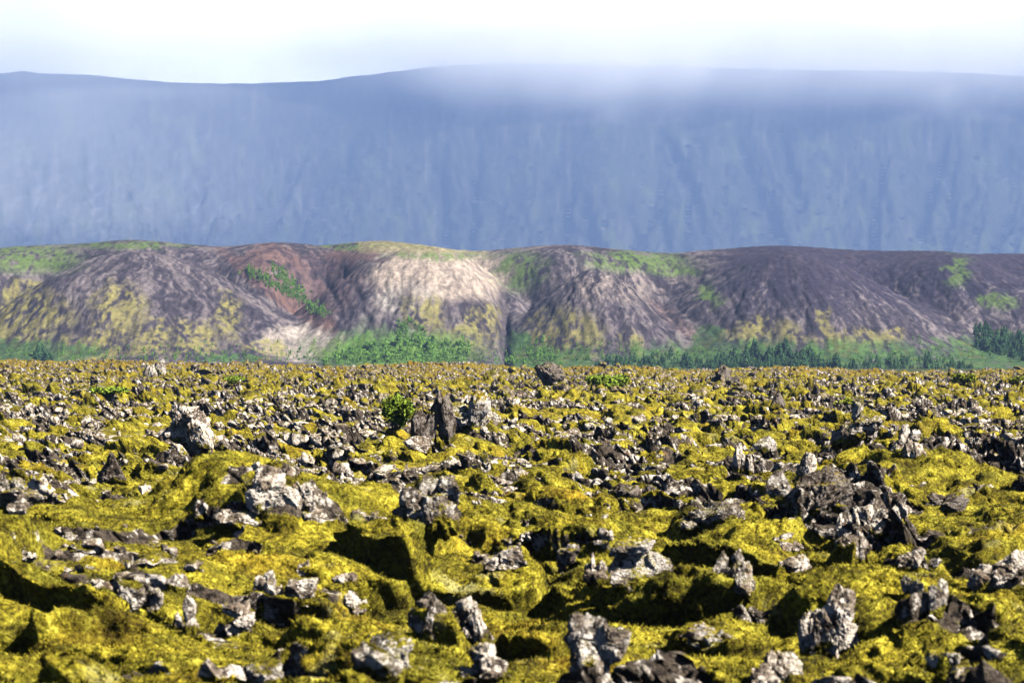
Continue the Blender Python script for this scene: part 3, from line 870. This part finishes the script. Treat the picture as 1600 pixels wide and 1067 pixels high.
rnd = np.random.default_rng(21)
BANDS = [(24, 45, 70, .22, .55, 'small broken lava rock among the moss of the near ground'),
         (45, 80, 110, .35, .85, 'lichen-spotted lava rock in the middle of the field'),
         (80, 130, 75, .6, 1.25, 'rough lava rock in the crowded rubble farther out')]
for d0, d1, n, s0, s1, lab in BANDS:
    done = 0
    for (x, y, z, d) in sample_field(n * 3, d0, d1, rnd, 0.6):
        s = rnd.uniform(s0, s1)
        if not free(x, y, s) or done >= n:
            continue
        o = link('lava_rock', PROTO[rnd.integers(len(PROTO))])
        o.location = (x, y, z - 0.06 * s)
        o.rotation_euler = (rnd.uniform(-.5, .5), rnd.uniform(-.5, .5), rnd.uniform(0, 6.28))
        o.scale = (s * .5 * rnd.uniform(.7, 1.2), s * .5 * rnd.uniform(.6, 1.1), s * .5 * rnd.uniform(.4, .85))
        tag(o, lab, 'rock', lab.replace('rock', 'rocks'))
        USED.append((x, y, s)); done += 1

# uncounted rubble out to the edge of the lava
def build_rubble(bands, mat, label, seed):
    rnd = np.random.default_rng(seed)
    sh = {s: [rock_shape(500 + i, s, cuts=7, rough=1.3, blocks=.7 if i % 2 else 0, spike=(0, .15, .4)[i % 3]) for i in range(14)] for s in (1, 2, 3)}
    V = []; F = []; off = 0
    for n, d0, d1, s0, s1, sub in bands:
        for (x, y, z, d) in sample_field(n, d0, d1, rnd, 1.1, 0.12):
            p, f = sh[sub][rnd.integers(14)]
            s = (s0 + (s1 - s0) * rnd.random()**2.2) * (0.6 + 0.6 * min(1.3, max(0, d)))
            a = rnd.uniform(0, 6.28); ca, sa = math.cos(a), math.sin(a)
            q = p * [s * .5 * rnd.uniform(.6, 1.2), s * .5 * rnd.uniform(.6, 1.1), s * .5 * rnd.uniform(.35, .85)]
            ti = rnd.uniform(-.6, .6); ct, st = math.cos(ti), math.sin(ti)
            q = np.stack([q[:, 0] * ct + q[:, 2] * st, q[:, 1], -q[:, 0] * st + q[:, 2] * ct], 1)
            q = np.stack([q[:, 0] * ca - q[:, 1] * sa, q[:, 0] * sa + q[:, 1] * ca, q[:, 2]], 1)
            V.append(q + [x, y, z + .10 * s]); F.append(f + off); off += len(p)
    me = make_mesh('lava_rubble', np.concatenate(V), np.concatenate(F), mat)
    tag(link('lava_rubble', me), label, 'rubble', kind='stuff')
M_ROCK_FAR = mat_rock('weathered_lava', 0.75, (0.62, 0.56, 0.45), False)
M_RUBBLE = mat_rock('loose_lava', 0.30, (1.12, 1.08, 1.02), False)
build_rubble(((1700, 26, 70, .10, .42, 3), (4600, 55, 150, .2, .95, 2)), M_RUBBLE, 'jagged grey and white lava rubble strewn through the moss of the nearer field', 33)
build_rubble(((3300, 140, 310, .4, 1.8, 2), (2300, 290, 492, .6, 2.2, 2)), M_ROCK_FAR, 'weathered half-mossy lava rubble of the far field out to the skyline', 34)

# the pile of the near moss: short stems standing out of the cushions
def build_moss_pile(n):
    rnd = np.random.default_rng(55)
    a = np.radians(rnd.uniform(-15, 15, n)); d = 17 + 43 * rnd.random(n)**1.25
    x = d * np.tan(a)
    X, Y, Z, rk, _ = surf(x, d)
    k = rk < 0.42
    X, Y, Z = X[k], Y[k], Z[k]; m = len(X)
    th = rnd.uniform(0, 6.28, m); hh = rnd.uniform(.018, .055, m); ww = rnd.uniform(.006, .014, m)
    lean = rnd.normal(size=(m, 2)) * .6
    p = np.stack([X, Y, Z - .012], 1)
    side = np.stack([np.cos(th) * ww, np.sin(th) * ww, 0 * ww], 1)
    tip = p + np.stack([lean[:, 0] * hh, lean[:, 1] * hh, hh], 1)
    v = np.stack([p - side, p + side, tip], 1).reshape(-1, 3)
    me = make_mesh('moss_pile', v, np.arange(3 * m).reshape(-1, 3), M_PILE)
    tag(link('moss_pile', me), 'short woolly stems of the golden moss in the foreground', 'moss', kind='stuff')
def mat_pile():
    m, t, p = material('moss_stems')
    g = nd(t, 'ShaderNodeNewGeometry')
    mc, ma, mb = moss_color(t, g.outputs['Position'])
    t.links.new(mc, p.inputs['Base Color'])
    return m
M_PILE = mat_pile()
build_moss_pile(420000)

# ---------------------------------------------------------------- shrubs on the lava
M_SHRUB = mat_leaf('shrub_leaves', [(0.3, (0.08, 0.12, 0.012)), (0.55, (0.20, 0.28, 0.025)), (0.8, (0.38, 0.46, 0.06))], 3.0)
M_SHRUB_Y = mat_leaf('fresh_leaves', [(0.3, (0.14, 0.17, 0.012)), (0.55, (0.28, 0.31, 0.02)), (0.8, (0.38, 0.40, 0.04))], 3.0)
M_TWIG = material('twigs'); M_TWIG[2].inputs['Base Color'].default_value = (0.06, 0.045, 0.03, 1); M_TWIG = M_TWIG[0]

def leaf_cloud(n, rnd, size, lobes):
    """small leaf quads spread through a few ellipsoids"""
    V = []
    for k in range(n):
        c, r = lobes[rnd.integers(len(lobes))]
        q = rnd.normal(size=3); q /= np.linalg.norm(q)
        q = np.array(c) + q * np.array(r) * rnd.random()**.45
        q[2] = max(q[2], 0.02)
        a = rnd.normal(size=3); a /= np.linalg.norm(a)
        b = np.cross(a, rnd.normal(size=3)); b /= np.linalg.norm(b)
        s = size * rnd.uniform(.6, 1.3)
        V += [q - a * s, q + b * s * .5, q + a * s, q - b * s * .5]
    return np.array(V), np.arange(4 * n).reshape(-1, 4)

def shrub(px0, px1, py0, py1, label, mat, n, seed):
    rnd = np.random.default_rng(seed)
    x, y, z = locate((px0 + px1) / 2, py1)
    wd = (px1 - px0) / FPX * y; ht = (py1 - py0) / FPX * y
    lobes = [((rnd.uniform(-.34, .34) * wd, rnd.uniform(-.3, .3) * wd, ht * rnd.uniform(.2, .7)), (wd * rnd.uniform(.12, .24), wd * .22, ht * rnd.uniform(.2, .34))) for _ in range(9)]
    e = bpy.data.objects.new('shrub', None); COL.objects.link(e); e.location = (x, y, z - .05)
    tag(e, label, 'shrub')
    v, f = leaf_cloud(n, rnd, .045 * wd, lobes)
    link('foliage', make_mesh('foliage', v, f, mat), e)
    V = []; F = []
    for (c, r) in lobes:
        b = np.array([c[0] * .2, c[1] * .2, -.1]); c = np.array(c); o = len(V); w_ = .012 * wd
        for q, ww in ((b, w_), (c, w_ * .4)):
            for k in range(4):
                V.append(q + ww * np.array([math.cos(k * 1.571), math.sin(k * 1.571), 0]))
        F += [(o + k, o + (k + 1) % 4, o + 4 + (k + 1) % 4, o + 4 + k) for k in range(4)]
    link('stem', make_mesh('stem', np.array(V), np.array(F), M_TWIG), e)
shrub(588, 668, 600, 668, 'largest leafy green shrub, left of the tall dark wedge of lava', M_SHRUB, 2600, 1)
shrub(912, 992, 582, 608, 'wide dark green shrub near the skyline right of centre', M_SHRUB, 2200, 2)
shrub(148, 212, 604, 622, 'low yellow-green shrub far out on the left', M_SHRUB, 1200, 3)
shrub(1476, 1530, 583, 600, 'bright yellow-green shrub near the skyline at the right', M_SHRUB_Y, 1100, 4)
shrub(1568, 1606, 588, 600, 'bright shrub near the skyline at the right edge of the view', M_SHRUB_Y, 700, 5)
shrub(1306, 1344, 618, 632, 'small bright shrub behind the square-topped rock pile', M_SHRUB_Y, 700, 6)
shrub(345, 395, 588, 602, 'faint green shrub near the skyline on the left', M_SHRUB, 700, 7)

# ---------------------------------------------------------------- trees at the foot of the hills
M_CON = mat_leaf('conifer_needles', [(0.3, (0.018, 0.05, 0.02)), (0.55, (0.05, 0.11, 0.038)), (0.8, (0.11, 0.20, 0.06))], .3)
M_BIR = mat_leaf('birch_leaves', [(0.3, (0.07, 0.17, 0.025)), (0.55, (0.17, 0.34, 0.05)), (0.8, (0.32, 0.52, 0.09))], .28)

def conifer_geo(seed, n=90):
    rnd = np.random.default_rng(seed)
    V = []; F = []
    for k in range(n):
        t = (k + rnd.random()) / n
        h = .06 + .94 * t
        r = .30 * (1 - t)**.7 * rnd.uniform(.7, 1.25) + .015
        a = rnd.uniform(0, 6.28); u = np.array([math.cos(a), math.sin(a), 0]); v = np.array([-math.sin(a), math.cos(a), 0])
        c = np.array([0, 0, h]); ww = .35 * r + .02; o = len(V)
        V += [c + u * .01 + [0, 0, .05], c + u * r * .7 + v * ww, c + u * r - [0, 0, .06], c + u * r * .7 - v * ww]
        F.append((o, o + 1, o + 2, o + 3))
    return np.array(V), np.array(F)

def birch_geo(seed, n=110):
    rnd = np.random.default_rng(seed)
    lobes = [((rnd.uniform(-.22, .22), rnd.uniform(-.22, .22), rnd.uniform(.2, .9)), (rnd.uniform(.10, .20), rnd.uniform(.10, .20), rnd.uniform(.14, .26))) for _ in range(5)]
    return leaf_cloud(n, rnd, .09, lobes)

def stem_geo(h):
    V = []; F = []
    for z, r in ((-.1, .02), (h, .008)):
        V += [(r * math.cos(k * 1.571), r * math.sin(k * 1.571), z) for k in range(4)]
    F = [(k, (k + 1) % 4, 4 + (k + 1) % 4, 4 + k) for k in range(4)]
    return np.array(V), np.array(F)

def hill_spot(px, py):
    y = np.linspace(935, 1340, 1600); x = px_x(px, y)
    row = HY - FPX * (hill_h(x, y) - CAMZ) / y
    i = np.argmax(row <= py)
    return x[i], y[i], float(hill_h(x[i:i + 1], y[i:i + 1])[0])

CON = [make_mesh('conifer', *conifer_geo(i), M_CON) for i in range(6)]
BIR = [make_mesh('birch', *birch_geo(40 + i), M_BIR) for i in range(6)]
rt = np.random.default_rng(77)
PATCH = [  # kind, columns, rows, individuals, mass count, size m, label
    ('conifer_tree', CON, (1100, 1310), (541, 578), 60, 420, (2.5, 6.5), 'dark conifer in the grove at the foot of the darkest hill'),
    ('conifer_tree', CON, (1522, 1625), (512, 556), 45, 300, (3, 6), 'dark conifer on the slope at the right edge of the hills'),
    ('conifer_tree', CON, (930, 1120), (552, 577), 30, 260, (2, 5), 'conifer in the low belt below the central dome'),
    ('conifer_tree', CON, (1290, 1530), (556, 580), 25, 200, (1.8, 4.5), 'scattered conifer in the grass below the right slope'),
    ('conifer_tree', CON, (55, 82), (546, 566), 8, 10, (4, 6.5), 'conifer in the small group far out on the left apron'),
    ('birch_tree', BIR, (505, 735), (527, 572), 90, 330, (1.8, 5.2), 'bright green birch in the sunlit wood in front of the bowl'),
    ('birch_tree', BIR, (600, 690), (500, 540), 16, 80, (1.6, 3.2), 'green birch climbing the slope above the sunlit wood'),
    ('birch_tree', BIR, (790, 880), (528, 572), 12, 120, (2.5, 4), 'low birch right of the gully in the hills'),
]
mass_c = []; mass_b = []
for name, protos, (x0, x1), (y0, y1), n, nm, (s0, s1), lab in PATCH:
    for k in range(n + nm):
        u, v = rt.random(), rt.random()
        px = x0 + (x1 - x0) * u
        hump = max(0.12, 1 - ((px - (x0 + x1) / 2) / ((x1 - x0) / 2))**2) * (0.75 + 0.5 * float(pn(px / 22, y0, 90)))
        if x0 == 1522:
            py = y0 + (px - x0) * .25 + 32 * v
        elif x0 == 505:
            py = y1 - (y1 - y0) * v * min(1, (px - 490) / 90) * (0.8 + 0.4 * float(pn(px / 18, 3, 91)))
        elif x0 == 600:
            px = x0 + 20 + (x1 - x0 - 20) * u * (.3 + .7 * v); py = y0 + (y1 - y0) * v
        else:
            py = y1 - (y1 - y0) * hump * v
        x, y, z = hill_spot(px, py)
        s = rt.uniform(s0, s1) * (0.8 + 0.7 * float(pn(px / 13, py / 9, 92))); a = rt.uniform(0, 6.28)
        s = max(s, 0.5 * s0)
        if k < n:
            e = bpy.data.objects.new(name, None); COL.objects.link(e)
            e.location = (x, y, z - .2); e.rotation_euler = (0, 0, a); e.scale = (s * 1.05, s * 1.05, s)
            tag(e, lab, 'tree', lab.replace('conifer', 'conifers').replace('birch', 'birches'))
            link('crown', protos[k % 6], e)
            if 'stem_mesh' not in globals():
                stem_mesh = make_mesh('trunk', *stem_geo(.8), M_TWIG)
            link('trunk', stem_mesh, e)
        else:
            (mass_c if protos is CON else mass_b).append((x, y, z - .2, s * .95, a, k % 6))
# shrub strips in the red bowl
for k in range(420):
    t = rt.random()
    if k % 3:
        px = 385 + 125 * t + rt.normal() * 5; py = 418 + 70 * t + rt.normal() * 3.5 + 4
    else:
        px = 428 + 45 * t + rt.normal() * 7; py = 418 + 46 * t + rt.normal() * 3
    x, y, z = hill_spot(px, py); mass_b.append((x, y, z - .3, rt.uniform(1.6, 2.8), rt.uniform(0, 6.28), k % 6))
# low scrub speckling the aprons
for k in range(900):
    px = rt.uniform(-20, 1620); py = 566 - abs(rt.normal()) * 14
    x, y, z = hill_spot(px, py); mass_b.append((x, y, z - .3, rt.uniform(1.0, 2.4), rt.uniform(0, 6.28), k % 6))

def build_mass(name, items, geos, mat, label):
    V = []; F = []; off = 0
    for x, y, z, s, a, k in items:
        p, f = geos[k]; ca, sa = math.cos(a), math.sin(a)
        V.append(np.stack([p[:, 0] * ca - p[:, 1] * sa, p[:, 0] * sa + p[:, 1] * ca, p[:, 2]], 1) * s + [x, y, z]); F.append(f + off); off += len(p)
    me = make_mesh(name, np.concatenate(V), np.concatenate(F), mat)
    tag(link(name, me), label, 'woodland', kind='stuff')
build_mass('conifer_wood', mass_c, [conifer_geo(i) for i in range(6)], M_CON, 'dark conifer wood along the foot of the hills')
build_mass('birch_scrub', mass_b, [birch_geo(40 + i) for i in range(6)], M_BIR, 'green birch scrub in the bowl and along the hill foot')

# ---------------------------------------------------------------- mist on the summit and haze
def vol_mat(name, color, density, aniso=0.0):
    m = bpy.data.materials.new(name); m.use_nodes = True
    t = m.node_tree; t.nodes.clear()
    out = nd(t, 'ShaderNodeOutputMaterial')
    v = nd(t, 'ShaderNodeVolumePrincipled', ins={'Color': (*color, 1), 'Density': density, 'Anisotropy': aniso})
    t.links.new(v.outputs[0], out.inputs['Volume'])
    return m

def build_mist():
    """a cloud cap lying on the summit: a closed body that thins out downwards"""
    pxs = np.linspace(-500, 2100, 180); vs = np.linspace(0, 1, 90)
    P, Vv = np.meshgrid(pxs, vs)
    row = 400 - 520 * Vv
    ts = np.linspace(0.1, 1.0, 220)
    ym = np.full(P.shape, 7000.0 * MS)
    for k, a in enumerate(pxs):      # where the slope of the mountain stands at each height
        mx_, my_, mz_, _ = mtn(np.full(220, a), ts)
        rr = HY - FPX * (mz_ - CAMZ) / my_
        ym[:, k] = np.interp(row[:, k], np.minimum.accumulate(rr)[::-1], my_[::-1])
    boost = np.interp(P, [-500, 0, 450, 560, 700, 850, 1600, 2100], [.6, .55, .38, .45, .9, 1.0, .85, .8])
    lowr = 170 + 35 * ss(560, 800, P) + 14 * fbm(P / 110, row / 400, 70, 3)
    tau = 3.0 * boost * ss(0, 1, (lowr - row) / 120)**1.3 * (1 + .4 * fbm(P / 110, row / 60, 71, 3) * ss(40, 100, row)) * (0.12 + 0.88 * ss(10, 100, row)) * ss(-118, -70, row)
    tau = tau + (0.30 + 0.12 * fbm(P / 160, row / 120, 72, 3)) * ss(620, 20, P) * ss(400, 320, row) * ss(-118, -70, row)
    th = np.maximum(tau, 0) / 0.004 + .5
    def pts(y):
        return np.stack([((P - CX) / FPX * ym).ravel(), y.ravel(), (CAMZ + (HY - row) / FPX * ym).ravel()], 1)
    a = pts(ym - th); b = pts(ym + 2.0 + 60 * ss(0.5, 60, th))
    nr, nc = P.shape; f1 = grid_faces(nr, nc); n = nr * nc
    ring = [c for c in range(nc)] + [r * nc + nc - 1 for r in range(1, nr)] + [(nr - 1) * nc + c for c in range(nc - 2, -1, -1)] + [r * nc for r in range(nr - 2, 0, -1)]
    ring = np.array(ring); nx = np.roll(ring, -1)
    f = np.concatenate([f1, f1[:, ::-1] + n, np.stack([nx, ring, ring + n, nx + n], 1)])
    me = make_mesh('mist', np.concatenate([a, b]), f, vol_mat('mist', (1, 1, 1), 0.004))
    tag(link('mist', me), 'white mist lying over the summit of the blue mountain', 'mist', kind='stuff')
build_mist()

def build_haze():
    v = np.array([(x, y, z) for x in (-8000, 8000) for y in (-400, 13500) for z in (-8, 1560)], float)
    f = np.array([(0, 1, 3, 2), (4, 6, 7, 5), (0, 4, 5, 1), (2, 3, 7, 6), (0, 2, 6, 4), (1, 5, 7, 3)])
    me = make_mesh('haze', v, f, vol_mat('haze', (0.200, 0.305, 0.575), 0.00012))
    tag(link('haze', me), 'pale blue haze filling the valley', 'haze', kind='stuff')
build_haze()
